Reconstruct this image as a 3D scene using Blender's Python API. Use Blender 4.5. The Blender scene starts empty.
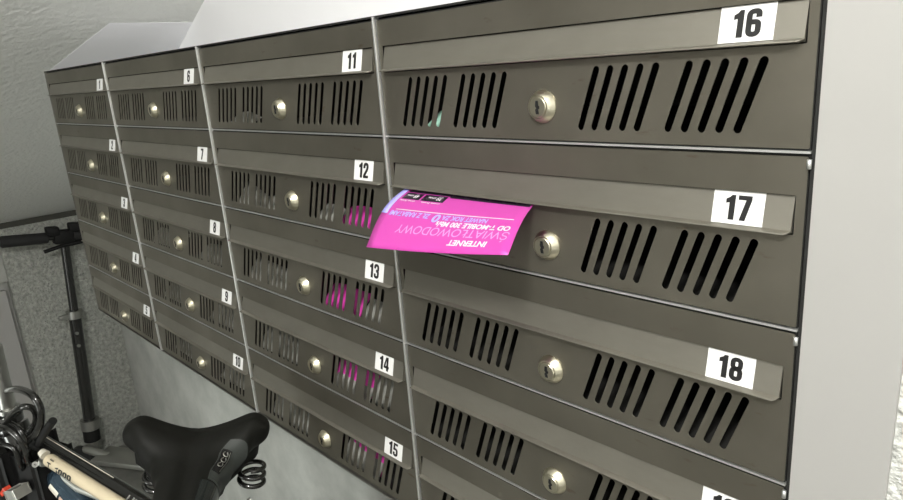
import bpy, bmesh, math, random
from mathutils import Vector, Matrix
random.seed(4)
SC = bpy.context.scene
COL = SC.collection
PI = math.pi

# ------------------------------------------------------------------ materials
def mat(name, color, rough=.6, metal=0., noise=None, bump=None, coat=0., emis=None, spec=.5):
    m = bpy.data.materials.new(name); m.use_nodes = True
    nt = m.node_tree; b = nt.nodes['Principled BSDF']
    b.inputs['Base Color'].default_value = (*color, 1)
    b.inputs['Roughness'].default_value = rough
    b.inputs['Metallic'].default_value = metal
    b.inputs['Specular IOR Level'].default_value = spec
    if coat: b.inputs['Coat Weight'].default_value = coat
    tc = nt.nodes.new('ShaderNodeTexCoord')
    if noise:                                    # (scale, amount, stretch)
        sc, amt, st = noise
        mp = nt.nodes.new('ShaderNodeMapping'); mp.inputs['Scale'].default_value = st
        nt.links.new(tc.outputs['Object'], mp.inputs['Vector'])
        n = nt.nodes.new('ShaderNodeTexNoise'); n.inputs['Scale'].default_value = sc
        n.inputs['Detail'].default_value = 5; n.inputs['Roughness'].default_value = .6
        nt.links.new(mp.outputs[0], n.inputs['Vector'])
        r = nt.nodes.new('ShaderNodeValToRGB')
        r.color_ramp.elements[0].position = .3; r.color_ramp.elements[1].position = .7
        r.color_ramp.elements[0].color = (*[c*(1-amt) for c in color], 1)
        r.color_ramp.elements[1].color = (*[min(1, c*(1+amt)) for c in color], 1)
        nt.links.new(n.outputs['Fac'], r.inputs[0]); nt.links.new(r.outputs[0], b.inputs['Base Color'])
    if bump:                                     # (scale, strength, distance, detail)
        n = nt.nodes.new('ShaderNodeTexNoise'); n.inputs['Scale'].default_value = bump[0]
        n.inputs['Detail'].default_value = bump[3]
        nt.links.new(tc.outputs['Object'], n.inputs['Vector'])
        bp = nt.nodes.new('ShaderNodeBump'); bp.inputs['Strength'].default_value = bump[1]
        bp.inputs['Distance'].default_value = bump[2]
        nt.links.new(n.outputs['Fac'], bp.inputs['Height']); nt.links.new(bp.outputs[0], b.inputs['Normal'])
    if emis:
        b.inputs['Emission Color'].default_value = (*emis[0], 1); b.inputs['Emission Strength'].default_value = emis[1]
    return m

def steel_mat():
    """grey-brown stainless door steel: soft smudges, faint brushed grain, rusty specks"""
    m = mat('door_steel', (.30, .285, .24), rough=.42, metal=.85)
    nt = m.node_tree; b = nt.nodes['Principled BSDF']
    tc = nt.nodes.new('ShaderNodeTexCoord'); oi = nt.nodes.new('ShaderNodeObjectInfo')
    ad = nt.nodes.new('ShaderNodeVectorMath'); ad.operation = 'MULTIPLY_ADD'
    ad.inputs[1].default_value = (1, 1, 1)
    nt.links.new(tc.outputs['Object'], ad.inputs[0])
    sc = nt.nodes.new('ShaderNodeVectorMath'); sc.operation = 'SCALE'; sc.inputs['Scale'].default_value = 7.3
    nt.links.new(oi.outputs['Location'], sc.inputs[0]); nt.links.new(sc.outputs[0], ad.inputs[2])
    n = nt.nodes.new('ShaderNodeTexNoise'); n.inputs['Scale'].default_value = 9; n.inputs['Detail'].default_value = 4
    nt.links.new(ad.outputs[0], n.inputs['Vector'])
    r = nt.nodes.new('ShaderNodeValToRGB'); r.color_ramp.elements[0].position = .3; r.color_ramp.elements[1].position = .72
    r.color_ramp.elements[0].color = (.165, .154, .124, 1); r.color_ramp.elements[1].color = (.235, .22, .183, 1)
    nt.links.new(n.outputs['Fac'], r.inputs[0])
    # dark smudges and specks
    mp = nt.nodes.new('ShaderNodeMapping'); mp.inputs['Scale'].default_value = (1, 1, 3.2)
    nt.links.new(ad.outputs[0], mp.inputs['Vector'])
    n2 = nt.nodes.new('ShaderNodeTexNoise'); n2.inputs['Scale'].default_value = 38; n2.inputs['Detail'].default_value = 6
    nt.links.new(mp.outputs[0], n2.inputs['Vector'])
    r2 = nt.nodes.new('ShaderNodeValToRGB'); r2.color_ramp.elements[0].position = .655; r2.color_ramp.elements[1].position = .74
    r2.color_ramp.elements[0].color = (0, 0, 0, 1); r2.color_ramp.elements[1].color = (.55, .55, .55, 1)
    nt.links.new(n2.outputs['Fac'], r2.inputs[0])
    mx = nt.nodes.new('ShaderNodeMix'); mx.data_type = 'RGBA'
    nt.links.new(r2.outputs[0], mx.inputs['Factor']); nt.links.new(r.outputs[0], mx.inputs[6])
    mx.inputs[7].default_value = (.12, .085, .05, 1)
    nt.links.new(mx.outputs[2], b.inputs['Base Color'])
    n3 = nt.nodes.new('ShaderNodeTexNoise'); n3.inputs['Scale'].default_value = 14
    nt.links.new(ad.outputs[0], n3.inputs['Vector'])
    mr = nt.nodes.new('ShaderNodeMapRange'); mr.inputs[3].default_value = .38; mr.inputs[4].default_value = .52
    nt.links.new(n3.outputs['Fac'], mr.inputs[0]); nt.links.new(mr.outputs[0], b.inputs['Roughness'])
    return m

M = dict(
    steel=steel_mat(),
    flap=mat('flap_steel_lit', (.29, .276, .238), .45, .85, noise=(20, .06, (1, 1, 3))),  # door steel lightened in colour for the light on the up-facing flap
    edge=mat('bright_edge', (.72, .73, .72), .35, .8),
    rack=mat('rack_steel', (.33, .32, .29), .4, .9),
    topsheet=mat('zinc_top_sheet', (.85, .85, .88), .24, 1.),
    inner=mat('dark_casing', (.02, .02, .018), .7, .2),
    blackgap=mat('black_gap_shade', (.012, .012, .011), .8),
    lock=mat('nickel_lock', (.72, .68, .54), .28, 1., bump=(300, .1, .0003, 2)),
    key=mat('keyhole_black', (.004, .004, .004), .9),
    plate=mat('white_plate', (.80, .80, .79), .45),
    ink=mat('black_ink', (.008, .008, .008), .5),
    plaster=mat('rough_plaster', (.72, .73, .70), .9, bump=(75, .5, .009, 4)),
    stucco=mat('fine_stucco', (.40, .41, .375), .9, noise=(70, .34, (1, 1, 1)), bump=(110, 1.0, .012, 4)),
    stucco_w=mat('white_stucco', (.60, .61, .58), .9, noise=(190, .28, (1, 1, 1)), bump=(210, .9, .005, 4)),
    smooth=mat('smooth_grey_wall', (.42, .425, .40), .8, noise=(9, .16, (1, 1, 1)), bump=(60, .12, .004, 3)),
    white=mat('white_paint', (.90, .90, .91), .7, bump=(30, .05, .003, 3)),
    patch=mat('smooth_pale_patch', (.95, .95, .98), .75, bump=(30, .06, .003, 3)),
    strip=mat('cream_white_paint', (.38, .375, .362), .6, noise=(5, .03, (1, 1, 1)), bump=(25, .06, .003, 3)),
    dark=mat('dark_joint', (.05, .05, .04), .8),
    floor=mat('concrete_floor', (.22, .22, .20), .7, noise=(12, .2, (1, 1, 1))),
    ceil=mat('ceiling_paint', (.7, .7, .68), .8),
    pink=mat('pink_paper', (.56, .060, .38), .5),
    pinkpale=mat('pale_pink_print', (.76, .30, .64), .45),
    blueprint=mat('light_blue_print', (.42, .40, .90), .45),
    whiteprint=mat('white_print', (.75, .70, .75), .45),
    blackprint=mat('black_print', (.015, .008, .02), .4),
    pinkin=mat('magenta_paper', (.80, .06, .48), .5),
    paper=mat('grey_white_paper', (.34, .34, .31), .6, noise=(60, .35, (1, 1, .3))),
    green=mat('pale_green_paper', (.35, .62, .50), .6),
    blk=mat('black_plastic', (.008, .008, .008), .6, spec=.25),
    rubber=mat('black_rubber', (.015, .015, .015), .7),
    gloss=mat('gloss_black_paint', (.012, .012, .011), .22, coat=.5),
    vinyl=mat('black_vinyl', (.007, .0072, .006), .55, bump=(180, .12, .001, 2), spec=.2),
    vinylgloss=mat('glossy_black_vinyl', (.012, .016, .016), .16, coat=.6),
    panelgrey=mat('dark_grey_vinyl', (.035, .04, .037), .55),
    silver=mat('brushed_silver', (.40, .40, .38), .35, 1.),
    alu=mat('grey_aluminium', (.40, .40, .37), .45, .8),
    cream=mat('cream_enamel', (.72, .62, .44), .3, coat=.3),
    steelblue=mat('blue_grey_metallic', (.05, .085, .12), .2, .6, coat=.6),
    peach=mat('peach_decal', (.62, .42, .32), .35),
    offwhite=mat('offwhite_decal_glint', (.72, .68, .58), .35),
    red=mat('red_plastic', (.55, .05, .02), .4),
    greytext=mat('grey_decal', (.22, .22, .21), .5),
    lamp=mat('lamp_glass', (.9, .9, .9), .3, emis=((1, .96, .86), 6)),
)

# ------------------------------------------------------------------ helpers
def link(name, me, m=None, parent=None):
    o = bpy.data.objects.new(name, me); COL.objects.link(o)
    if m is not None:
        o.data.materials.clear(); o.data.materials.append(m)
    if parent: o.parent = parent
    return o

def fin(name, bm, m, parent=None, smooth=False):
    bmesh.ops.recalc_face_normals(bm, faces=bm.faces)
    me = bpy.data.meshes.new(name); bm.to_mesh(me); bm.free()
    if smooth:
        for p in me.polygons: p.use_smooth = True
    return link(name, me, m, parent)

def shade(o, ang=35):
    me = o.data
    for p in me.polygons: p.use_smooth = True
    bm = bmesh.new(); bm.from_mesh(me)
    for e in bm.edges:
        if len(e.link_faces) == 2 and e.calc_face_angle(0) > math.radians(ang): e.smooth = False
    bm.to_mesh(me); bm.free()
    return o

def box(bm, a, b, bev=0):
    r = bmesh.ops.create_cube(bm, size=1)
    vs = r['verts']
    for v in vs:
        v.co = Vector([(a[i]+b[i])/2 + v.co[i]*(b[i]-a[i]) for i in range(3)])
    if bev:
        es = {e for v in vs for e in v.link_edges}
        bmesh.ops.bevel(bm, geom=list(es), offset=bev, segments=2, affect='EDGES', profile=.5)

def obox(bm, c, ax, ay, az, hx, hy, hz, bev=0):
    """oriented box: centre, unit axes, half sizes"""
    r = bmesh.ops.create_cube(bm, size=2)
    vs = r['verts']
    for v in vs:
        v.co = Vector(c) + ax*v.co.x*hx + ay*v.co.y*hy + az*v.co.z*hz
    if bev:
        es = {e for v in vs for e in v.link_edges}
        bmesh.ops.bevel(bm, geom=list(es), offset=bev, segments=2, affect='EDGES', profile=.5)

def tube(bm, pts, rad, n=16, cap=True, closed=False):
    pts = [Vector(p) for p in pts]
    if not hasattr(rad, '__len__'): rad = [rad]*len(pts)
    N = len(pts); rings = []
    t0 = (pts[1]-pts[0]).normalized()
    up = Vector((0, 0, 1)) if abs(t0.z) < .9 else Vector((1, 0, 0))
    nrm = t0.cross(up).normalized()
    for i, p in enumerate(pts):
        if closed: t = (pts[(i+1) % N]-pts[i-1]).normalized()
        elif i == 0: t = t0
        elif i == N-1: t = (pts[-1]-pts[-2]).normalized()
        else: t = (pts[i+1]-pts[i-1]).normalized()
        nrm = (nrm - t*nrm.dot(t)).normalized(); bi = t.cross(nrm)
        rings.append([bm.verts.new(p + (nrm*math.cos(2*PI*k/n)+bi*math.sin(2*PI*k/n))*rad[i]) for k in range(n)])
    for i in range(N if closed else N-1):
        a, b = rings[i], rings[(i+1) % N]
        for k in range(n): bm.faces.new((a[k], a[(k+1) % n], b[(k+1) % n], b[k]))
    if cap and not closed:
        bm.faces.new(rings[0][::-1]); bm.faces.new(rings[-1])

def lathe(bm, prof, c=(0, 0, 0), axis=(0, 0, 1), n=32):
    """profile of (radius, height) turned about an axis"""
    ax = Vector(axis).normalized()
    u = ax.orthogonal().normalized(); w = ax.cross(u); rings = []
    for r, h in prof:
        rings.append([bm.verts.new(Vector(c)+ax*h+(u*math.cos(2*PI*k/n)+w*math.sin(2*PI*k/n))*max(r, 1e-5)) for k in range(n)])
    for a, b in zip(rings, rings[1:]):
        for k in range(n): bm.faces.new((a[k], a[(k+1) % n], b[(k+1) % n], b[k]))
    bm.faces.new(rings[0][::-1]); bm.faces.new(rings[-1])

def smoothpath(P, k=8):
    P = [Vector(p) for p in P]; out = []
    Q = [P[0]*2-P[1]]+P+[P[-1]*2-P[-2]]
    for i in range(1, len(Q)-2):
        a, b, c, d = Q[i-1:i+3]
        for j in range(k):
            t = j/k
            out.append(.5*((2*b)+(c-a)*t+(2*a-5*b+4*c-d)*t*t+(3*b-3*c+d-a)*t**3))
    out.append(P[-1]); return out

def filled(loops, thick):
    """flat sheet in XZ with holes, thickness along +Y starting at 0; returns mesh"""
    cu = bpy.data.curves.new('c', 'CURVE'); cu.dimensions = '2D'; cu.fill_mode = 'BOTH'; cu.extrude = thick/2
    for L in loops:
        s = cu.splines.new('POLY'); s.points.add(len(L)-1)
        for p, (x, z) in zip(s.points, L): p.co = (x, z, 0, 1)
        s.use_cyclic_u = True
    o = bpy.data.objects.new('c', cu); COL.objects.link(o)
    dg = bpy.context.evaluated_depsgraph_get()
    me = bpy.data.meshes.new_from_object(o.evaluated_get(dg))
    bpy.data.objects.remove(o); bpy.data.curves.remove(cu)
    for v in me.vertices:
        x, z, y = v.co; v.co = (x, -y+thick/2, z)
    bm = bmesh.new(); bm.from_mesh(me); bmesh.ops.remove_doubles(bm, verts=bm.verts, dist=1e-6)
    bmesh.ops.recalc_face_normals(bm, faces=bm.faces)
    bm.to_mesh(me); bm.free(); me.materials.clear()
    return me

def text_mesh(s, size=1., bold=0., sx=1., shear=0., depth=0., space=1.):
    """mesh of a line of text in XY, centred; unit: capital height = size"""
    cu = bpy.data.curves.new('t', 'FONT'); cu.body = s; cu.size = 1; cu.offset = bold; cu.shear = shear
    cu.space_character = space
    cu.extrude = depth; cu.resolution_u = 4; cu.align_x = 'LEFT'
    o = bpy.data.objects.new('t', cu); COL.objects.link(o)
    dg = bpy.context.evaluated_depsgraph_get()
    me = bpy.data.meshes.new_from_object(o.evaluated_get(dg))
    bpy.data.objects.remove(o); bpy.data.curves.remove(cu)
    xs = [v.co.x for v in me.vertices]; ys = [v.co.y for v in me.vertices]
    x0, x1, y0, y1 = min(xs), max(xs), min(ys), max(ys)
    k = size/(y1-y0)
    for v in me.vertices:
        v.co.x = (v.co.x-(x0+x1)/2)*k*sx; v.co.y = (v.co.y-(y0+y1)/2)*k
    me.materials.clear()
    return me

def place_text(me, name, m, parent, c, ux, uy, off=0.):
    un = ux.cross(uy)
    for v in me.vertices:
        v.co = Vector(c)+ux*v.co.x+uy*v.co.y+un*(off+v.co.z)
    return link(name, me, m, parent)

def tag(o, label=None, cat=None, group=None, kind=None):
    if label: o['label'] = label
    if cat: o['category'] = cat
    if group: o['group'] = group
    if kind: o['kind'] = kind
    return o

def empty(name, loc=(0, 0, 0)):
    o = bpy.data.objects.new(name, None); COL.objects.link(o); o.location = loc
    o.empty_display_size = .05
    return o

def struct(name, bm, m): return tag(fin(name, bm, m), kind='structure')

# ------------------------------------------------------------------ the place
S, H, TOP = .375, .10611, 1.5          # mailbox width, height, top of the rack
NR = 5; BOT = TOP-NR*H
WL, WB = -1.2, .36                     # left wall x, back wall y
def soffit_z(x): return 1.627+.503*x

bm = bmesh.new(); box(bm, (WL-.3, -2.2, -.1), (3.0, WB+.2, 0)); struct('floor', bm, M['floor'])
bm = bmesh.new(); box(bm, (1.55, -2.2, 2.42), (3.0, WB+.2, 2.52)); box(bm, (WL-.3, -2.2, 2.42), (1.55, -.95, 2.52)); struct('ceiling', bm, M['ceil'])
bm = bmesh.new(); box(bm, (WL-.2, WB, 0), (1.5009, WB+.12, 2.5)); struct('wall_back', bm, M['white'])
# thin grey layer over the back wall, below the boxes
bm = bmesh.new(); box(bm, (WL, WB-.003, 0), (1.5009, WB, 1.12)); struct('trim_1', bm, M['smooth'])
# left wall: stuccoed pier up to the stair, smooth wall beside it
bm = bmesh.new(); box(bm, (WL-.2, .02, 0), (WL, WB, .998)); struct('wall_left', bm, M['stucco'])
bm = bmesh.new(); box(bm, (WL-.25, -2.2, .80), (WL-.03, .02, 1.02)); box(bm, (WL-.25, -2.2, 0), (WL-.06, .02, .80)); struct('wall_far_left', bm, M['smooth'])
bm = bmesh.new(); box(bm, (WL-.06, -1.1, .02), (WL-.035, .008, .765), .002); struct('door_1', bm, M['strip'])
bm = bmesh.new(); box(bm, (WL-.2, -2.2, .998), (WL-.004, WB, 1.018)); struct('trim_2', bm, M['dark'])
# underside of the stair flight, rising to the right
bm = bmesh.new()
xa, xb = WL-.25, 1.58
vs = [bm.verts.new((x, y, z)) for y in (-.95, WB) for x, z in ((xa, soffit_z(xa)), (xb, soffit_z(xb)), (xb, soffit_z(xb)+.16), (xa, soffit_z(xa)+.16))]
for f in ((0, 1, 2, 3), (7, 6, 5, 4), (0, 4, 5, 1), (1, 5, 6, 2), (2, 6, 7, 3), (3, 7, 4, 0)): bm.faces.new([vs[i] for i in f])
struct('ceiling_stair', bm, M['plaster'])
# smooth paler patch on the soffit where the flight meets the back wall
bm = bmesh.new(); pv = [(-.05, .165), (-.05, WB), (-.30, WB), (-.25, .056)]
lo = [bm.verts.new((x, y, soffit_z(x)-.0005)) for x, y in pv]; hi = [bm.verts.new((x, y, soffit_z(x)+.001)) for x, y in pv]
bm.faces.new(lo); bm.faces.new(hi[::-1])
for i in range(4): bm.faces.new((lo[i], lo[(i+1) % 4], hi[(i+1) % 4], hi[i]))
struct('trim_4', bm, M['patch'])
# right hand wall: smooth painted strip beside the boxes, then rough stucco
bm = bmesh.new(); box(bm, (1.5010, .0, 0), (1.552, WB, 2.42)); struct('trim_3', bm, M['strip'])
bm = bmesh.new(); box(bm, (1.552, .004, 0), (3.0, WB, 2.42)); struct('wall_front_right', bm, M['stucco_w'])
bm = bmesh.new(); box(bm, (2.9, -2.2, 0), (3.0, .0, 2.42)); struct('wall_right', bm, M['ceil'])
bm = bmesh.new(); box(bm, (-.5, -2.3, 0), (3.0, -2.2, 2.42)); struct('wall_front', bm, M['ceil'])

# ------------------------------------------------------------------ rack
rack = empty('mailbox_rack', (0, 0, BOT))
tag(rack, 'grey steel wall rack with bright divider strips holding twenty numbered mailboxes', 'mailbox rack')
D = .30
def rk(name, a, b, m, bev=0):
    bm = bmesh.new(); box(bm, (a[0], a[1], a[2]-BOT), (b[0], b[1], b[2]-BOT), bev); return fin(name, bm, m, rack)
rk('top_panel', (-.002, .0015, TOP+.0002), (4*S+.001, D+.04, TOP+.0022), M['topsheet'])
rk('top_edge_shade', (-.001, -.0006, TOP+.0003), (4*S+.0005, .0012, TOP+.0019), M['blackgap'])  # shaded top edge of the casing, painted as a black strip
rk('bottom_panel', (-.002, -.001, BOT-.0035), (4*S+.002, D, BOT-.0015), M['rack'])
rk('back_panel', (0, D-.001, BOT), (4*S, D+.001, TOP), M['rack'])
rk('side_panel', (-.003, -.001, BOT-.0035), (-.0012, D, TOP+.0022), M['rack'])
rk('side_panel', (4*S-.0008, .003, BOT-.0035), (4*S+.0008, D, TOP+.0022), M['rack'])
rk('side_gap_shade', (4*S-.0014, .0012, BOT), (4*S+.0009, .0028, TOP), M['blackgap'])  # dark gap beside the wall, drawn as a black strip
for c in (1, 2, 3):
    rk('divider', (c*S-.0013, -.0028, BOT-.002), (c*S+.0013, .004, TOP+.0012), M['edge'], .0005)
for r in range(1, NR):
    for c in range(4):
        z = TOP-r*H
        rk('shelf_edge', (c*S+.0015, -.0004, z-.0007), ((c+1)*S-.0015, .004, z+.0007), M['edge'])

# ------------------------------------------------------------------ mailbox
def X(u): return (u-.5)*S
def Z(v): return (1-v)*H
def slot_loop(ut, vt, ub, vb, w):
    a = Vector((X(ut), Z(vt))); b = Vector((X(ub), Z(vb)))
    d = (a-b).normalized(); n = Vector((-d.y, d.x)); r = w/2
    a = a-d*r; b = b+d*r; L = []
    for k in range(9):
        t = PI*k/8; L.append(a + n*(-math.cos(t))*r + d*math.sin(t)*r)
    for k in range(9):
        t = PI*k/8; L.append(b + n*math.cos(t)*r - d*math.sin(t)*r)
    return [(p.x, p.y) for p in L]
def rrect(x0, z0, x1, z1, r, seg=4):
    L = []
    for cx, cz, a0 in ((x1-r, z1-r, 0), (x0+r, z1-r, 90), (x0+r, z0+r, 180), (x1-r, z0+r, 270)):
        for k in range(seg+1):
            t = math.radians(a0+90*k/seg); L.append((cx+r*math.cos(t), cz+r*math.sin(t)))
    return L
TILT = {}
FU0, FU1, FV0, FV1 = .020, .980, .232, .452
loops = [rrect(X(0)+.0024, .0019, X(1)-.0024, H-.0024, .0012)]
for g in (.116, .291, .629, .806):
    for i in range(5):
        ut = g+i*.0295
        loops.append(slot_loop(ut, .502, ut-.0395, .908, .0050))
loops.append(rrect(X(FU0), Z(FV1), X(FU1), Z(FV0), .0008))
front_me = filled(loops, .0007); front_me.name = 'front_panel'
# flap: slanting plate with a hemmed lower lip
def flap_bm():
    bm = bmesh.new()
    x0, x1 = X(FU0)+.0009, X(FU1)-.0009
    prof = [(.0030, Z(FV0)-.0009), (.0020, Z(FV0)-.0007), (-.0022, Z(.424)), (-.0054, Z(.430)), (-.0066, Z(.435)), (-.0068, Z(.4405)),
            (-.0060, Z(.445)), (-.0018, Z(.4465)), (.0012, Z(.4445)), (.0006, Z(.430))]
    rows = []
    for k, x in enumerate((x0, x0+.0006, x1-.0030, x1-.0012, x1)):
        sq = (1, 1, 1, .65, .0)[k]                  # the lip's right corner is rounded off
        row = []
        for j, (y, z) in enumerate(prof):
            if 3 <= j <= 7:
                zz = Z(.424)*(1-sq)+z*sq; yy = -.0022*(1-sq)+y*sq
                row.append(bm.verts.new((x, yy, zz-(1-sq)*.0006*j*.2)))
            else: row.append(bm.verts.new((x, y, z)))
        rows.append(row)
    n = len(prof)
    for a, b in zip(rows, rows[1:]):
        for j in range(n): bm.faces.new((a[j], a[(j+1) % n], b[(j+1) % n], b[j]))
    bm.faces.new(rows[0][::-1]); bm.faces.new(rows[-1])
    return bm
DIG = {}
def corner_path(P, r, closed=False):
    P = [Vector(p) for p in P]; out = []; n = len(P)
    for i, p in enumerate(P):
        if not closed and i in (0, n-1): out.append(p); continue
        a, b = P[i-1], P[(i+1) % n]
        rr = min(r, (a-p).length*.5, (b-p).length*.5)
        q0 = p+(a-p).normalized()*rr; q1 = p+(b-p).normalized()*rr
        for k in range(6):
            t = k/5; out.append(q0*(1-t)**2+p*2*t*(1-t)+q1*t*t)
    return out
def ribbon(bm, P, hw, closed=False):
    P = [Vector(p) for p in P]; n = len(P); L = []
    for i, p in enumerate(P):
        a = P[i-1] if (i or closed) else p; b = P[(i+1) % n] if (i < n-1 or closed) else p
        t = (b-a).normalized(); nn = Vector((-t.y, t.x))
        L.append((bm.verts.new((*(p+nn*hw), 0)), bm.verts.new((*(p-nn*hw), 0))))
    for i in range(n if closed else n-1):
        a, b = L[i], L[(i+1) % n]
        bm.faces.new((a[0], a[1], b[1], b[0]))
def poly(bm, P): bm.faces.new([bm.verts.new((x, y, 0)) for x, y in P])
def glyph(bm, ch, flip=False):
    """heavy condensed numeral on a 10 x 20 body"""
    h = 1.95; x0, x1, y0, y1 = h, 10-h, 1.75, 18.25
    if ch == '0': ribbon(bm, corner_path([(x0, y0), (x1, y0), (x1, y1), (x0, y1)], 4.5, True), h, True)
    elif ch == '1':
        poly(bm, [(3.4, 0), (7.6, 0), (7.6, 20), (4.8, 20), (3.4, 18)]); poly(bm, [(.9, 13.2), (3.5, 13.8), (3.5, 18.2), (.9, 16.7)])
    elif ch == '2':
        ribbon(bm, corner_path([(x0, 12.8), (x0, y1), (x1, y1), (x1, 12.2), (2.2, 3.0), (2.2, 1)], 4.0), h); poly(bm, [(.2, 0), (10, 0), (10, 3.4), (.2, 3.4)])
    elif ch == '3':
        ribbon(bm, corner_path([(x0, 13.6), (x0, y1), (x1, y1), (x1, 10.6), (4, 10.6)], 3.6), h*.95); ribbon(bm, corner_path([(4, 10.2), (x1, 10.2), (x1, y0), (x0, y0), (x0, 6.6)], 3.6), h*.95)
    elif ch == '4':
        poly(bm, [(5.2, 0), (9, 0), (9, 20), (5.2, 20)]); poly(bm, [(0, 3.8), (10.4, 3.8), (10.4, 7.2), (0, 7.2)]); poly(bm, [(0, 7.2), (3.3, 7.2), (6.3, 20), (4.2, 20)])
    elif ch == '5':
        poly(bm, [(.8, 16.6), (9.4, 16.6), (9.4, 20), (.8, 20)]); poly(bm, [(.5, 9.2), (4.0, 9.2), (4.2, 17), (.8, 17)])
        ribbon(bm, corner_path([(2.4, 10.9), (x1, 10.9), (x1, y0), (x0, y0), (x0, 6.4)], 3.8), h*.95)
    elif ch in '69':
        sub = bmesh.new()
        ribbon(sub, corner_path([(x1, 13.8), (x1, y1), (x0, y1), (x0, y0), (x1, y0), (x1, 10.6), (3, 10.6)], 4.2), h)
        if ch == '9':
            for v in sub.verts: v.co.x = 10-v.co.x; v.co.y = 20-v.co.y
        me = bpy.data.meshes.new('g'); sub.to_mesh(me); sub.free(); bm.from_mesh(me); bpy.data.meshes.remove(me)
    elif ch == '7':
        poly(bm, [(.2, 16.4), (9.8, 16.4), (9.8, 20), (.2, 20)]); poly(bm, [(5.8, 16.6), (9.8, 16.6), (6.2, 0), (2.0, 0)])
    elif ch == '8':
        ribbon(bm, corner_path([(x0+.2, 10.6), (x1-.2, 10.6), (x1-.2, y1), (x0+.2, y1)], 3.6, True), h*.95, True); ribbon(bm, corner_path([(x0, y0), (x1, y0), (x1, 10.2), (x0, 10.2)], 3.8, True), h, True)
def number_mesh(s):
    big = bmesh.new(); x = 0
    for ch in s:
        sub = bmesh.new(); glyph(sub, ch)
        w = 8.2 if ch == '1' else 10
        for v in sub.verts: v.co.x += x
        me = bpy.data.meshes.new('g'); sub.to_mesh(me); sub.free(); big.from_mesh(me); bpy.data.meshes.remove(me); x += w+1.1
    x -= 1.1; k = .0152/20
    for v in big.verts: v.co = Vector(((v.co.x-x/2)*k*1.12, (v.co.y-10)*k, 0))
    for f in big.faces:
        f.normal_update()
        if f.normal.z < 0: f.normal_flip()
    me = bpy.data.meshes.new('number'); big.to_mesh(me); big.free()
    return me
def make_mailbox(num, loc, plate=True):
    t = empty('mailbox', loc)
    p = link('front_panel', front_me, M['steel'], t)
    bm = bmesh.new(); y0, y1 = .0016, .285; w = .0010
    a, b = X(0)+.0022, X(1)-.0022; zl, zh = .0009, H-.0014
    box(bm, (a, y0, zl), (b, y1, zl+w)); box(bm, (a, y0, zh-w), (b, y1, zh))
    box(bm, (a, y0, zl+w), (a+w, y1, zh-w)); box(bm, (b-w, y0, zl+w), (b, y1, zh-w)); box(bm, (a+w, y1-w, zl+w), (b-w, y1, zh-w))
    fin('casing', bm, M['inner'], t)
    shade(fin('flap', flap_bm(), M['flap'], t), 25)
    # lock
    cx, cz = X(.503), Z(.752)
    bm = bmesh.new(); lathe(bm, [(.0121, 0), (.0121, .0008), (.0116, .0016), (.0092, .0056), (.0088, .0060), (.0082, .0060), (.0080, .0052)], (cx, -.0001, cz), (0, -1, 0), 40)
    lk = shade(fin('lock', bm, M['lock'], t), 30)
    bm = bmesh.new(); lathe(bm, [(.0077, .0), (.0077, .0062), (.0072, .0068), (.0, .0068)], (cx, -.0001, cz), (0, -1, 0), 32)
    shade(fin('lock_core', bm, M['lock'], lk), 30)
    L = [(x*1.2, z*1.12) for x, z in [(-.0009, .0042), (.0009, .0042), (.0011, .0012), (.0018, .0006), (.0018, -.0008), (.0008, -.0014), (.0014, -.0044), (-.0006, -.0044), (-.0012, -.0016), (-.0004, -.0006), (-.0012, .0008)]]
    me = filled([[(x, z) for x, z in L]], .0004)
    for v in me.vertices: v.co = Vector((cx+v.co.x, v.co.y-.0073, cz+v.co.z))
    link('keyhole', me, M['key'], lk)
    # hinge pin
    bm = bmesh.new(); tube(bm, [(X(.9955), -.0008, Z(.035)), (X(.9955), -.0008, Z(.085))], .0013, 10)
    fin('hinge_pin', bm, M['edge'], t, True)
    if plate:
        # plate lies on the slanting flap
        d = Vector((0, -.0042, Z(.424)-Z(FV0)+.0007)); ev = -d.normalized(); ex = Vector((1, 0, 0))
        c = Vector((X(.894), -.0002, Z(.330))) ; en = ex.cross(ev)
        bm = bmesh.new(); obox(bm, c+en*.0004, ex, ev, en, .0412*S, .0101, .0002)
        pl = fin('number_plate', bm, M['plate'], t)
        place_text(number_mesh(num), 'number', M['ink'], pl, c, ex, ev, .00075)
    return t
proto = {}
def copy_tree(o, parent=None, skip=()):
    c = o.copy(); COL.objects.link(c); c.parent = parent
    for ch in list(o.children):
        if ch.name.split('.')[0] in skip: continue
        copy_tree(ch, c)
    return c
colname = ['leftmost', 'second', 'third', 'rightmost']
rowname = ['top', 'second', 'third', 'fourth', 'bottom']
base = make_mailbox('1', (S/2, 0, TOP-H))
extra = {16: 'with a large lock and nothing showing below its flap', 17: 'with the pink leaflet hanging out of its flap',
         12: 'with pink paper low behind the right slots', 13: 'with pink paper behind the slots right of its lock',
         14: 'with a magenta strip of paper behind its slots', 15: 'just right of and above the bicycle saddle'}
pat = {}
for c in range(4):
    for r in range(5):
        n = c*5+r+1
        loc = (c*S+S/2, 0, TOP-(r+1)*H)
        if n == 1: o = base
        else:
            o = copy_tree(base, skip=('number_plate',)); o.location = loc
            if n < 20:
                d = Vector((0, -.0042, Z(.424)-Z(FV0)+.0007)); ev = -d.normalized(); ex = Vector((1, 0, 0))
                cc = Vector((X(.894), -.0002, Z(.330))); en = ex.cross(ev)
                src = [ch for ch in base.children if ch.name.startswith('number_plate')][0]
                pl = src.copy(); COL.objects.link(pl); pl.parent = o
                place_text(number_mesh(str(n)), 'number', M['ink'], pl, cc, ex, ev, .00075)
        s = 'grey steel mailbox numbered %d' % n
        if n == 20: s = 'grey steel mailbox cut off by the bottom edge, under mailbox 19'
        elif n in extra: s += ' ' + extra[n]
        else: s += ', %s box of the %s column' % (rowname[r], colname[c])
        tag(o, s, 'mailbox', 'mailboxes in the steel rack')

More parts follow.
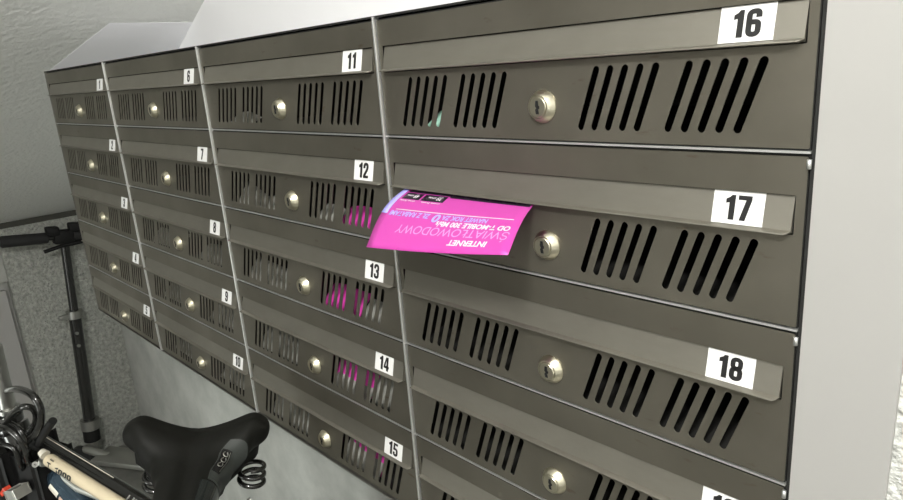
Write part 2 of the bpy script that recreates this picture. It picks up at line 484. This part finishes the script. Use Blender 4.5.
# ------------------------------------------------------------------ papers behind the slots
def paper(n, u0, u1, vl, vr, m, label, y=.010, vb=.975, name='paper', group=None):
    c, r = (n-1)//5, (n-1) % 5
    bm = bmesh.new(); K = 14; rows = []
    ph = n*1.3+u0*9
    for i in range(K+1):
        a = i/K; u = u0+(u1-u0)*a; vt = vl+(vr-vl)*a+.02*math.sin(a*5+ph)
        row = []
        for j in range(7):
            b = j/6
            z = Z(vb)+(Z(vt)-Z(vb))*b
            row.append((X(u), y+.020*(b)**1.5+.0015*math.sin(a*4+ph), z))
        rows.append(row)
    f = [[bm.verts.new(p) for p in row] for row in rows]
    g = [[bm.verts.new((p[0], p[1]+.0004, p[2])) for p in row] for row in rows]
    for i in range(K):
        for j in range(6):
            bm.faces.new((f[i][j], f[i+1][j], f[i+1][j+1], f[i][j+1])); bm.faces.new((g[i][j], g[i][j+1], g[i+1][j+1], g[i+1][j]))
    for i in range(K):
        bm.faces.new((f[i][0], g[i][0], g[i+1][0], f[i+1][0])); bm.faces.new((f[i][6], f[i+1][6], g[i+1][6], g[i][6]))
    for j in range(6):
        bm.faces.new((f[0][j], f[0][j+1], g[0][j+1], g[0][j])); bm.faces.new((f[K][j], g[K][j], g[K][j+1], f[K][j+1]))
    o = fin(name, bm, m, None, True); o.location = (c*S+S/2, 0, TOP-(r+1)*H)
    tag(o, label, 'paper', group)
P, W = M['pinkin'], M['paper']
paper(11, .06, .22, .80, .86, W, 'pale paper low behind the leftmost slots of mailbox 11', y=.014, name='envelope')
paper(12, .07, .24, .70, .88, W, 'greyish paper behind the leftmost slots of mailbox 12', name='envelope')
paper(12, .25, .42, .84, .82, W, 'whitish paper edge just left of the lock of mailbox 12', name='envelope')
paper(12, .57, .70, .80, .86, W, 'whitish paper just right of the lock of mailbox 12', name='envelope')
paper(12, .705, .93, .80, .78, P, 'pink paper low behind the rightmost slots of mailbox 12', name='leaflet')
paper(13, .06, .42, .74, .78, W, 'grey papers left of the lock in the middle box of the third column', name='envelope')
paper(13, .56, .76, .76, .74, P, 'pink paper behind the slots just right of the lock of mailbox 13', name='leaflet')
paper(13, .765, .95, .82, .80, W, 'grey paper behind the rightmost slots, beside the pink paper of mailbox 13', name='envelope')
paper(14, .06, .42, .70, .74, W, 'grey papers left of the lock of box 14, fourth in the third column', name='envelope')
paper(14, .56, .765, .60, .62, P, 'magenta paper band behind the slots right of the lock of mailbox 14', y=.014, name='leaflet')
paper(14, .57, .765, .80, .80, W, 'greyish paper in front of the magenta band in mailbox 14', y=.006, name='envelope')
paper(14, .77, .95, .66, .70, W, 'grey paper behind the rightmost slots, beside the magenta band of mailbox 14', name='envelope')
paper(15, .06, .42, .70, .72, W, 'grey papers left of the lock in the bottom box of the third column', name='envelope')
paper(15, .575, .775, .52, .58, P, 'magenta paper high behind the slots right of the lock of mailbox 15', y=.014, name='leaflet')
paper(15, .575, .77, .70, .78, W, 'greyish paper in front of the magenta sheet in mailbox 15', y=.006, name='envelope')
paper(16, .105, .16, .84, .80, M['green'], 'pale green scrap of paper behind the left slots of mailbox 16', y=.012, name='envelope')
for n in (8, 9, 10):
    paper(n, .06, .40, .78, .74, W, 'grey papers left of the lock in the %s box of the second column' % {8: 'middle', 9: 'fourth', 10: 'bottom'}[n], y=.016, name='envelope')
    paper(n, .58, .95, .80, .74, W, 'grey papers right of the lock in the %s box of the second column' % {8: 'middle', 9: 'fourth', 10: 'bottom'}[n], y=.016, name='envelope')

# ------------------------------------------------------------------ leaflet in mailbox 17
def FL(a, b, off=0.):
    """a 0..1 left to right, b -.6 (inside) .. 1 (front edge)"""
    def q(a, b):
        top = Vector((1.148+.154*a, 0, 1.3455))
        bl = Vector((1.1720, -.070, 1.3085)); br = Vector((1.3345, -.070, 1.3270))
        bot = bl.lerp(br, a)
        if b < 0: return top+Vector((-.02*b, -.09*b, -.015*b*b))
        p = top.lerp(bot, b)
        p.z += .006*math.sin(PI*b)*(1-.3*a)
        p.x -= .004*math.sin(PI*b)*(1-a)
        p.z -= .0015*math.sin(PI*a)*b
        return p
    p = q(a, b); e = 1e-3
    n = (q(a+e, b)-p).cross(q(a, b-e)-p).normalized()
    return p+n*off
leaf = empty('leaflet', (1.22, -.03, 1.33))
tag(leaf, 'pink advertising leaflet with upside-down white lettering hanging out of mailbox 17', 'leaflet')
def flsheet(a0, a1, b0, b1, off, th, m, name, na=14, nb=16):
    bm = bmesh.new(); f, g = [], []
    for i in range(na+1):
        a = a0+(a1-a0)*i/na
        f.append([bm.verts.new(FL(a, b0+(b1-b0)*j/nb, off)-leaf.location) for j in range(nb+1)])
        g.append([bm.verts.new(FL(a, b0+(b1-b0)*j/nb, off-th)-leaf.location) for j in range(nb+1)])
    for i in range(na):
        for j in range(nb):
            bm.faces.new((f[i][j], f[i+1][j], f[i+1][j+1], f[i][j+1])); bm.faces.new((g[i][j], g[i][j+1], g[i+1][j+1], g[i+1][j]))
        bm.faces.new((f[i][0], g[i][0], g[i+1][0], f[i+1][0])); bm.faces.new((f[i][nb], f[i+1][nb], g[i+1][nb], g[i][nb]))
    for j in range(nb):
        bm.faces.new((f[0][j], f[0][j+1], g[0][j+1], g[0][j])); bm.faces.new((f[na][j], g[na][j], g[na][j+1], f[na][j+1]))
    return fin(name, bm, m, leaf, True)
flsheet(0, 1, -.55, 1, 0, .0003, M['pink'], 'sheet', 16, 24)
def fltext(s, a_start, a_end, b_mid, bh, m, bold=.02, shear=.2, name='lettering', off=.0003):
    me = text_mesh(s, size=bh, bold=bold, shear=shear)
    xs = [v.co.x for v in me.vertices]; w = max(xs)-min(xs); cx = (max(xs)+min(xs))/2
    bm = bmesh.new(); bm.from_mesh(me)
    bmesh.ops.subdivide_edges(bm, edges=[e for e in bm.edges if e.calc_length() > .06], cuts=1)
    for v in bm.verts:
        t = (v.co.x-cx)/w+.5
        v.co = FL(a_start+(a_end-a_start)*t, b_mid+v.co.y, off)-leaf.location
    bm.to_mesh(me); bm.free()
    return link(name, me, m, leaf)
fltext('INTERNET', .855, .60, .875, .072, M['whiteprint'], .03)
fltext('ŚWIATŁOWODOWY', .965, .185, .765, .150, M['pinkpale'], .0)
fltext('OD T-MOBILE 300 Mb/s', .955, .465, .635, .078, M['whiteprint'], .03)
fltext('NAWET ROK ZA', .80, .49, .535, .078, M['blueprint'], .02)
fltext('0', .475, .42, .555, .13, M['blueprint'], .03)
fltext('ZŁ Z RABATAMI', .395, .07, .535, .078, M['blueprint'], .02)
flsheet(.10, .95, .462, .474, .0003, .0001, M['whiteprint'], 'printed_line', 14, 1)
for a0, a1 in ((.07, .215), (.23, .41), (.425, .99)):
    flsheet(a0, a1, .10 if a0 < .4 else .03, .255 if a0 < .4 else .12, .0003, .0001, M['blackprint'], 'printed_panel', 6, 4)
flsheet(.07, .99, -.3, .085, .0003, .0001, M['blackprint'], 'printed_panel', 10, 6)
for t_, a0, a1, b, h in (('49', .195, .155, .18, .09), ('39', .385, .345, .18, .09), ('zł/mies.', .145, .09, .175, .045), ('zł/mies.', .335, .27, .175, .045),
                        ('umowa 24 mies.', .20, .07, .30, .035), ('umowa 24 mies.', .40, .25, .30, .035)):
    fltext(t_, a0, a1, b, h, M['whiteprint'], .02, .1, off=.0006)
flsheet(0, .05, -.1, .55, .0004, .0001, M['blueprint'], 'printed_strip', 2, 10)

# ------------------------------------------------------------------ scooter
sc = empty('kick_scooter', (-1.10, .14, 0))
tag(sc, 'black kick scooter with a T-shaped handlebar standing folded against the stuccoed wall', 'scooter')
o0 = sc.location
def part(name, bm, m, par, smooth=None):
    for v in bm.verts: v.co = v.co-par_origin(par)
    o = fin(name, bm, m, par)
    if smooth is not None: shade(o, smooth)
    return o
def par_origin(p):
    while p.parent: p = p.parent
    return p.location
top = Vector((-1.12, .209, .940)); bot = Vector((-1.12, .138, .06))
def st(z): return bot.lerp(top, (z-bot.z)/(top.z-bot.z))
bm = bmesh.new(); tube(bm, [st(.62), st(.955)], .0155, 20); part('upper_stem', bm, M['gloss'], sc, 40)
bm = bmesh.new(); tube(bm, [st(.16), st(.645)], .0215, 20); part('lower_stem', bm, M['gloss'], sc, 40)
bm = bmesh.new(); tube(bm, [st(.625), st(.655)], .027, 20)
obox(bm, st(.640)+Vector((.005, -.035, 0)), Vector((1, 0, 0)), Vector((0, 1, 0)), Vector((0, 0, 1)), .009, .018, .008, .002); part('clamp', bm, M['silver'], sc, 40)
for zz in (.52, .57):
    bm = bmesh.new(); tube(bm, [st(zz)+Vector((.018, -.006, 0)), st(zz)+Vector((.026, -.006, 0))], .006, 12); part('rivet', bm, M['silver'], sc, 40)
bm = bmesh.new(); tube(bm, [st(.165), st(.205)], .034, 24); part('collar', bm, M['silver'], sc, 40)
bm = bmesh.new(); tube(bm, [st(.115), st(.165)], .030, 24); part('headset', bm, M['blk'], sc, 40)
bm = bmesh.new(); tube(bm, [st(.03), st(.118)], .022, 20); part('fork_tube', bm, M['alu'], sc, 40)
# handlebar
hb0 = Vector((-1.12, .004, .968)); hb1 = Vector((-1.12, .345, .925)); hd = (hb1-hb0).normalized()
bm = bmesh.new(); tube(bm, [hb0+hd*.01, hb1-hd*.01], .011, 16); hbar = part('handlebar', bm, M['gloss'], sc, 40)
for a, b in ((.006, .155), (.235, .342)):
    bm = bmesh.new(); tube(bm, [hb0+hd*a, hb0+hd*(a+.006), hb0+hd*(b-.006), hb0+hd*b], [.016, .0215, .0205, .018], 20); part('grip', bm, M['rubber'], sc, 40)
c = hb0.lerp(hb1, .60)
bm = bmesh.new()
obox(bm, c, Vector((1, 0, 0)), hd, Vector((1, 0, 0)).cross(hd), .022, .034, .026, .008)
obox(bm, c+Vector((.006, -.032, .028)), Vector((1, 0, 0)), hd, Vector((0, 0, 1)), .018, .022, .018, .007)
obox(bm, c+Vector((.006, .045, .028)), Vector((1, 0, 0)), hd, Vector((0, 0, 1)), .018, .024, .018, .007)
part('handlebar_clamp', bm, M['blk'], sc, 40)
bm = bmesh.new(); tube(bm, [c+Vector((.012, -.075, -.040)), c+Vector((.012, -.02, -.032)), c+Vector((.012, .09, -.030))], .007, 10); part('brake_lever', bm, M['blk'], sc, 40)
# wheels and deck
dd = Vector((.86, .50, 0)).normalized(); dn = Vector((-dd.y, dd.x, 0)); up = Vector((0, 0, 1))
ft = Vector((-1.115, .095, .055))
for cpos in (ft, ft+dd*.42):
    bm = bmesh.new(); lathe(bm, [(.018, -.012), (.050, -.012), (.055, -.006), (.055, .006), (.050, .012), (.018, .012)], cpos, dn, 28)
    part('wheel', bm, M['rubber'], sc, 40)
bm = bmesh.new()
obox(bm, ft+dd*.23+up*.025, dd, dn, up, .14, .052, .011, .005)
part('deck', bm, M['alu'], sc, 40)
bm = bmesh.new(); tube(bm, smoothpath([bot+up*.005, ft+dd*.03+up*.045, ft+dd*.13+up*.025]), .016, 12); part('deck_neck', bm, M['alu'], sc, 40)
bm = bmesh.new(); tube(bm, smoothpath([ft+dd*.34+up*.034, ft+dd*.38+up*.066, ft+dd*.44+up*.062, ft+dd*.475+up*.02], 5), [.008]*16, 10); part('rear_brake', bm, M['alu'], sc, 40)

# ------------------------------------------------------------------ bicycle with the visible saddle
A0 = Vector((.843, -.121, 0))
fa = Vector((.85, -.527, 0)).normalized()           # towards the nose
wa = Vector((fa.y*-1, fa.x, 0))                      # towards the wall
roll = math.radians(-9)
wv = (wa*math.cos(roll)+up*math.sin(roll)).normalized(); uv_ = fa.cross(wv).normalized()
if uv_.z < 0: uv_ = -uv_
SZ = 1.021
bikeA = empty('bicycle', (A0.x, A0.y, 0))
tag(bikeA, 'bicycle with a wide black cushioned saddle on coil springs, in front of the mailboxes', 'bicycle', 'bicycles below the mailboxes')
def sad(s, w, h): return Vector((A0.x, A0.y, SZ))+fa*s+wv*w+uv_*h
def interp(x, T):
    for (a, va), (b, vb) in zip(T, T[1:]):
        if x <= b:
            t = (x-a)/(b-a); t = max(0, min(1, t)); t = t*t*(3-2*t); return va+(vb-va)*t
    return T[-1][1]
HW = [(0, .056), (.010, .074), (.026, .085), (.042, .084), (.062, .066), (.085, .044), (.115, .034), (.17, .030), (.245, .025), (.27, .016)]
HT = [(0, .010), (.02, .026), (.06, .030), (.10, .022), (.16, .020), (.22, .026), (.27, .016)]
TH = [(0, .034), (.02, .052), (.06, .056), (.12, .048), (.20, .036), (.27, .020)]
def spt(s, t, off=0.):
    """point of the saddle skin: s along the saddle, t round its section (0 = wall side, pi/2 = top)"""
    hw = interp(s, HW)+off; ht = interp(s, HT); th = interp(s, TH)
    wing = interp(s, [(0, .024), (.05, .025), (.10, .010), (.16, 0), (.27, 0)])
    cx, cz = math.cos(t), math.sin(t)
    x = math.copysign(abs(cx)**.72, cx)*hw; z = math.copysign(abs(cz)**.8, cz)
    hump = wing*((min(1, abs(x)/.065))**2) - (.006*max(0, 1-abs(x)/.012) if z > 0 else 0)*(1 if .02 < s < .2 else 0)
    notch = .014*max(0, 1-abs(x)/.055)*max(0, 1-s/.05)
    return sad(s+notch, x, ht-th/2+z*(th/2+off)+hump)
bm = bmesh.new(); rings = []; NS = 44; NK = 40
for i in range(NS+1):
    rings.append([bm.verts.new(spt(.27*i/NS, 2*PI*k/NK)) for k in range(NK)])
for a, b in zip(rings, rings[1:]):
    for k in range(NK): bm.faces.new((a[k], a[(k+1) % NK], b[(k+1) % NK], b[k]))
bm.faces.new(rings[0][::-1]); bm.faces.new(rings[-1])
saddle = part('saddle', bm, M['vinyl'], bikeA, 60)
sub = saddle.modifiers.new('s', 'SUBSURF'); sub.levels = 1; sub.render_levels = 1
# underside skirt
bm = bmesh.new(); rings = []
for i in range(21):
    s = .012+.235*(i/20); hw = interp(s, HW)*.86; ht = interp(s, HT)-interp(s, TH)+.010
    wing = interp(s, [(0, .022), (.05, .024), (.10, .010), (.16, 0), (.27, 0)])
    rings.append([bm.verts.new(sad(s, hw*x, ht+z+wing*x*x)) for x, z in ((-1, .004), (-.98, -.014), (-.5, -.020), (0, -.020), (.5, -.020), (.98, -.014), (1, .004), (0, .004))])
for a, b in zip(rings, rings[1:]):
    for k in range(8): bm.faces.new((a[k], a[(k+1) % 8], b[(k+1) % 8], b[k]))
bm.faces.new(rings[0][::-1]); bm.faces.new(rings[-1])
part('saddle_base', bm, M['blk'], bikeA, 50)
# springs under the wings, rails, post
for sg in (1, -1):
    pts = []
    for i in range(90):
        t = i/89; a = t*2*PI*2.6
        pts.append(sad(.040+.015*math.cos(a), (.064 if sg > 0 else -.046)+.015*math.sin(a), -.020-.028*t))
    bm = bmesh.new(); tube(bm, pts, .0030, 8); part('spring', bm, M['gloss'], bikeA, 60)
    bm = bmesh.new(); tube(bm, smoothpath([sad(.045, sg*.064, -.066), sad(.06, sg*.045, -.076), sad(.11, sg*.022, -.062), sad(.19, sg*.012, -.030), sad(.235, sg*.008, -.015)]), .0035, 10)
    part('saddle_rail', bm, M['silver'], bikeA, 60)
bm = bmesh.new(); obox(bm, sad(.115, 0, -.062), fa, wv, uv_, .020, .026, .014, .004); part('saddle_clamp', bm, M['silver'], bikeA, 40)
pA = sad(.115, 0, -.066); bbA = Vector((A0.x, A0.y, 0))+fa*.30+Vector((0, 0, .30))-wa*.02
bm = bmesh.new(); tube(bm, [pA, pA.lerp(bbA, .35)], .0135, 16); part('seat_post', bm, M['silver'], bikeA, 40)
bm = bmesh.new(); tube(bm, [pA.lerp(bbA, .33), bbA], .017, 16)
rwA = Vector((A0.x, A0.y, .335))-fa*.13-wa*.02
for sg in (1, -1):
    tube(bm, [bbA+wa*sg*.03, rwA+wa*sg*.05], .009, 10); tube(bm, [pA.lerp(bbA, .38)+wa*sg*.02, rwA+wa*sg*.05], .007, 10)
part('frame', bm, M['gloss'], bikeA, 40)
def wheel(c, ax, par, R=.325):
    bm = bmesh.new(); u = Vector(ax).orthogonal().normalized(); w = Vector(ax).cross(u)
    tube(bm, [c+(u*math.cos(2*PI*i/64)+w*math.sin(2*PI*i/64))*(R-.018) for i in range(64)], .018, 12, closed=True)
    t = part('tyre', bm, M['rubber'], par, 60)
    bm = bmesh.new(); tube(bm, [c+(u*math.cos(2*PI*i/64)+w*math.sin(2*PI*i/64))*(R-.040) for i in range(64)], .009, 8, closed=True)
    tube(bm, [c-Vector(ax)*.045, c+Vector(ax)*.045], .016, 12)
    for i in range(28):
        a = 2*PI*i/28; d = u*math.cos(a)+w*math.sin(a); tube(bm, [c+d*.014+Vector(ax)*.025*(1 if i % 2 else -1), c+d*(R-.045)], .001, 5)
    part('rim', bm, M['silver'], par, 60)
wheel(rwA, wa, bikeA)
def patch(s0, s1, t0, t1, off, m, name, ns=12, nt=10, par=None, lab=None):
    bm = bmesh.new(); f, g = [], []
    for i in range(ns+1):
        f.append([bm.verts.new(spt(s0+(s1-s0)*i/ns, t0+(t1-t0)*j/nt, off)) for j in range(nt+1)])
        g.append([bm.verts.new(spt(s0+(s1-s0)*i/ns, t0+(t1-t0)*j/nt, off-.003)) for j in range(nt+1)])
    for i in range(ns):
        for j in range(nt):
            bm.faces.new((f[i][j], f[i+1][j], f[i+1][j+1], f[i][j+1])); bm.faces.new((g[i][j], g[i][j+1], g[i+1][j+1], g[i+1][j]))
        bm.faces.new((f[i][0], g[i][0], g[i+1][0], f[i+1][0])); bm.faces.new((f[i][nt], f[i+1][nt], g[i+1][nt], g[i][nt]))
    for j in range(nt):
        bm.faces.new((f[0][j], f[0][j+1], g[0][j+1], g[0][j])); bm.faces.new((f[ns][j], g[ns][j], g[ns][j+1], f[ns][j+1]))
    return part(name, bm, m, par or bikeA, 60)
for sg in (0,):
    T = (lambda t: PI-t) if sg else (lambda t: t)
    pn = patch(.070, .126, T(-.3), T(.95), .0012, M['panelgrey'], 'side_panel'); pn['label'] = 'dark grey matt side panel of the saddle'
    gl = patch(.130, .255, T(-.7), T(1.20), .0012, M['vinylgloss'], 'nose_trim'); gl['label'] = 'glossy black trim on the flank of the saddle nose'
    bd = patch(.080, .112, T(.50), T(.92), .0022, M['blk'], 'badge', par=pn)
    if sg == 0:
        bm = bmesh.new()
        for q in range(3):
            tube(bm, [spt(.086+.0075*q+.003*math.cos(a*PI/6), .74+.10*math.sin(a*PI/6), .0028) for a in range(-5, 6)], .0007, 6)
        tube(bm, [spt(.082+.028*i/8, .56, .0028) for i in range(9)], .0005, 6)
        part('emblem', bm, M['silver'], bd, 60)

# ------------------------------------------------------------------ second bicycle: frame, stem and cables
B0 = Vector((.83, -.128, 0)); fb = Vector((-.95, -.31, 0)).normalized(); nb = Vector((.31, -.95, 0)).normalized()
OFF = -.03
def bp(s, z, o=0.): return B0+fb*s+nb*(OFF+o)+up*z
bikeB = empty('bicycle', tuple(bp(.4, 0)))
tag(bikeB, 'bicycle seen by its black, cream and blue-grey frame tubes at the lower left', 'bicycle', 'bicycles below the mailboxes')
def add(name, bm, m, sm=40, par=None):
    for v in bm.verts: v.co = v.co-bikeB.location
    o = fin(name, bm, m, par or bikeB); shade(o, sm); return o
def TB(name, pts, r, m, n=16, par=None, sm=40):
    bm = bmesh.new(); tube(bm, pts, r, n); return add(name, bm, m, sm, par)
def tube_text(s, p0, p1, r, m, cap, bold=.03, sx=1., ang=.0, par=None, heavy=False):
    """lettering wrapped on the camera-side flank of a tube"""
    ax = (p1-p0).normalized(); side = nb; upv = side.cross(ax).normalized()
    if upv.z < 0: upv = -upv
    if heavy:
        me = number_mesh(s)
        for v in me.vertices: v.co.x *= sx*cap/.0152; v.co.y *= cap/.0152
    else: me = text_mesh(s, size=cap, bold=bold, sx=sx)
    xs = [v.co.x for v in me.vertices]; x0 = min(xs)
    for v in me.vertices:
        x = v.co.x-x0; a = ang+v.co.y/r
        v.co = p0+ax*x+(side*math.cos(a)+upv*math.sin(a))*(r+.0004)-bikeB.location
    return link('lettering', me, m, par or bikeB)
# top tube (black), down to the seat tube
b0, b1 = bp(.455, .899), bp(.04, .807)
bm = bmesh.new(); ax = (b1-b0).normalized(); sd = nb.copy(); uz = sd.cross(ax).normalized()
if uz.z < 0: uz = -uz
tube(bm, [b0, b1], .0150, 24)
tt = add('top_tube', bm, M['gloss'], 50)
TB('edge_highlight', [b0+uz*.0150+ax*.03-sd*.004, b0.lerp(b1, .48)+uz*.0150-sd*.004], .0007, M['offwhite'], 8, tt)  # thin pale line stands in for the highlight along the tube
def flat_text(s, p0, ax, upv, m, cap, par, off):
    me = text_mesh(s, size=cap, bold=.03, shear=.2, space=1.15); xs = [v.co.x for v in me.vertices]; x0 = min(xs)
    for v in me.vertices: v.co = p0+ax*(v.co.x-x0)+upv*v.co.y+sd*off-bikeB.location
    return link('lettering', me, m, par)
upv = uz if uz.z > 0 else -uz
tube_text('ULTRA', b0+ax*((bp(.205, .86)-b0).dot(ax)), b1, .0152, M['greytext'], .013, .03, 1.2, .75, tt)
# cream pump tube clipped beneath
c0, c1 = bp(.369, .892, .024), bp(.10, .830, .024)
pump = TB('pump', [c0, c0+(c1-c0).normalized()*.004, c1], [.0085, .0102, .0090], M['cream'], 20)
pump['label'] = 'cream tube with black lettering'
TB('end_cap', [bp(.383, .902, .024), bp(.374, .898, .024)], [.0060, .0080], M['offwhite'], 16, pump)
TB('clip', [bp(.395, .876, .02), bp(.388, .886, .02)], .008, M['silver'], 16, pump)
pd = (c1-c0).normalized()
tube_text('T', c0+pd*.012, c1, .0103, M['ink'], .0085, .03, 1.2, .25, pump)
tube_text('1000', c0+pd*.032, c1, .0103, M['ink'], .0085, .03, 2.0, .25, pump, True)
tube_text('beta', c0+pd*.014, c1, .0103, M['ink'], .0030, .03, 1.3, 1.15, pump)
TB('bolt', [bp(.409, .874, .02), bp(.400, .878, .030)], .005, M['silver'], 12)
# blue-grey down tube with peach and white decals
d0, d1 = bp(.406, .843, .0), bp(.06, .56, .0)
dt = TB('down_tube', [d0, d0.lerp(d1, .03), d1], [.016, .0215, .0215], M['steelblue'], 24)
def decal(t0, t1, a0, a1, m, name):
    axd = (d1-d0).normalized(); side = nb; u2 = side.cross(axd).normalized()
    if u2.z < 0: u2 = -u2
    bm = bmesh.new(); G = [[], []]
    for q, rr in ((0, .0220), (1, .0212)):
        for i in range(9):
            p = d0.lerp(d1, t0+(t1-t0)*i/8)
            G[q].append([bm.verts.new(p+(side*math.cos(a0+(a1-a0)*j/12)+u2*math.sin(a0+(a1-a0)*j/12))*rr) for j in range(13)])
    for q in (0, 1):
        for i in range(8):
            for j in range(12):
                bm.faces.new((G[q][i][j], G[q][i+1][j], G[q][i+1][j+1], G[q][i][j+1]))
    return add(name, bm, m, 60, dt)
decal(.035, .085, -1.3, .35, M['offwhite'], 'decal'); decal(.095, .45, -1.3, .25, M['peach'], 'decal')
TB('gusset', [bp(.40, .850, .0), bp(.345, .832, .0), bp(.27, .825, .0)], [.008, .010, .006], M['alu'], 12)
TB('head_tube', [bp(.470, .80), bp(.500, .900)], .022, M['gloss'], 24)
TB('headset', [bp(.500, .900), bp(.504, .912)], .025, M['gloss'], 24)
TB('stem', [bp(.504, .912), bp(.4965, .989), bp(.492, 1.06)], [.013, .0125, .0125], M['silver'], 20)
TB('stem_collar', [bp(.503, .922), bp(.502, .934)], .020, M['gloss'], 24)
TB('stem_collar', [bp(.500, .940), bp(.4995, .947)], .0175, M['silver'], 24)
# fork, brake and lamp bracket
bm = bmesh.new(); obox(bm, bp(.500, .785), fb, nb, up, .028, .050, .022, .010); add('fork_crown', bm, M['gloss'])
fc = bp(.56, .335)
for sg in (1, -1): TB('fork_leg', [bp(.50, .78, sg*.045), bp(.535, .55, sg*.05), fc+nb*sg*.05], [.014, .012, .008], M['gloss'])
bm = bmesh.new(); obox(bm, bp(.445, .828, .0), fb, nb, up, .040, .030, .045, .006); add('frame_bag', bm, M['blk'])
bm = bmesh.new(); obox(bm, bp(.525, .825, .0), fb, nb, up, .050, .045, .050, .008); add('lamp_housing', bm, M['blk'])
bm = bmesh.new(); obox(bm, bp(.433, .831, .050), (fb-up*.35).normalized(), nb, (up+fb*.35).normalized(), .014, .012, .007, .002); cb = add('brake_caliper', bm, M['alu'])
bm = bmesh.new(); obox(bm, bp(.462, .828, .054), (fb-up*.9).normalized(), nb, (up+fb*.9).normalized(), .009, .005, .003, .001); add('brake_block', bm, M['red'], 40, cb)
TB('lever', smoothpath([bp(.394, .913, .02), bp(.35, .949, .025), bp(.324, .971, .025)]), .0062, M['blk'], 12)
# glossy cables looping round the stem
def cable(P, r, m=None): 
    return TB('cable', smoothpath([bp(*p) for p in P], 8), r, M['gloss'], 12, None, 60)
cable([(.545, .956, 0), (.495, .978, 0), (.41, 1.007, .02), (.353, 1.012, .03), (.34, .994, .03), (.348, .968, .03), (.371, .942, .03), (.402, .921, .03), (.43, .90, .03)], .0056)
cable([(.542, .893, .02), (.451, .943, .035), (.398, .979, .04), (.365, .995, .04), (.361, .987, .03), (.379, .963, .02), (.397, .94, .02), (.463, .898, .01), (.532, .86, 0)], .0050)
cable([(.55, .90, .03), (.512, .917, .03), (.437, .946, .045), (.404, .944, .045), (.395, .921, .04), (.418, .882, .03), (.43, .86, .02)], .0056)
cable([(.52, .895, .05), (.48, .906, .05), (.446, .917, .05), (.418, .912, .045), (.423, .881, .04), (.44, .86, .03)], .0040)
cable([(.559, .91, 0), (.453, .945, .03), (.403, .953, .04), (.388, .939, .04), (.414, .898, .03), (.43, .87, .02)], .0040)
bbB = bp(.0, .30)
bm = bmesh.new(); tube(bm, [bp(.07, .83), bbB], .017, 16); tube(bm, [d1, bbB], .017, 16)
rwB = bp(-.42, .335)
for sg in (1, -1):
    tube(bm, [bbB+nb*sg*.03, rwB+nb*sg*.05], .009, 10); tube(bm, [bp(.06, .70, sg*.02), rwB+nb*sg*.05], .007, 10)
add('frame', bm, M['gloss'])
def part2(*a): pass
wheel(fc, nb, bikeB); wheel(rwB, nb, bikeB)

# ------------------------------------------------------------------ light
def area(name, loc, target, size, power, color, sy=None):
    l = bpy.data.lights.new(name, 'AREA'); l.energy = power; l.color = color; l.size = size
    if sy: l.shape = 'RECTANGLE'; l.size_y = sy
    o = bpy.data.objects.new(name, l); COL.objects.link(o); o.location = loc
    o.rotation_euler = (Vector(target)-Vector(loc)).to_track_quat('-Z', 'Y').to_euler()
    return o
LP = Vector((1.90, -.95, 2.34))
lampo = empty('ceiling_lamp', tuple(LP)); tag(lampo, 'round white ceiling lamp on the landing', 'lamp')
bm = bmesh.new(); lathe(bm, [(.11, .06), (.11, .045), (.02, .045)], (0, 0, 0), (0, 0, 1), 32); fin('lamp_base', bm, M['strip'], lampo, True)
bm = bmesh.new(); lathe(bm, [(.10, .045), (.105, .02), (.085, -.02), (.04, -.04), (.0, -.045)], (0, 0, 0), (0, 0, 1), 32); fin('lamp_shade', bm, M['lamp'], lampo, True)
pl = bpy.data.lights.new('lamp_light', 'POINT'); pl.energy = 74; pl.shadow_soft_size = .07; pl.color = (1, .985, .95)
po = bpy.data.objects.new('lamp_light', pl); COL.objects.link(po); po.location = LP-Vector((0, 0, .14))
da = area('low_front_fill', (.2, -2.1, .5), (.1, .36, .42), .7, 4.2, (.95, 1, .95), .7); da.data.spread = math.radians(62)  # unseen low fill, added to brighten the wall below the boxes
w = bpy.data.worlds.new('world'); SC.world = w; w.use_nodes = True
w.node_tree.nodes['Background'].inputs[0].default_value = (.80, .86, .80, 1)
w.node_tree.nodes['Background'].inputs[1].default_value = .02

# ------------------------------------------------------------------ camera
R = Matrix(((0.6983948973, 0.7122596504, -0.0702193549), (0.1455077225, -0.2373640285, -0.9604612539), (-0.7007653459, 0.6605637804, -0.2694131064)))
cam = bpy.data.cameras.new('camera'); co = bpy.data.objects.new('camera', cam); COL.objects.link(co)
mw = Matrix((R[0], -R[1], -R[2])).transposed().to_4x4(); mw.translation = Vector((1.6221686, -.3936935, 1.4540307))
co.matrix_world = mw
cam.sensor_width = 36; cam.lens = 657.93388/903*36; cam.clip_start = .02
SC.camera = co
vs_ = SC.view_settings; vs_.view_transform = 'Standard'; vs_.look = 'None'; vs_.gamma = 1; vs_.exposure = 0; vs_.use_curve_mapping = False
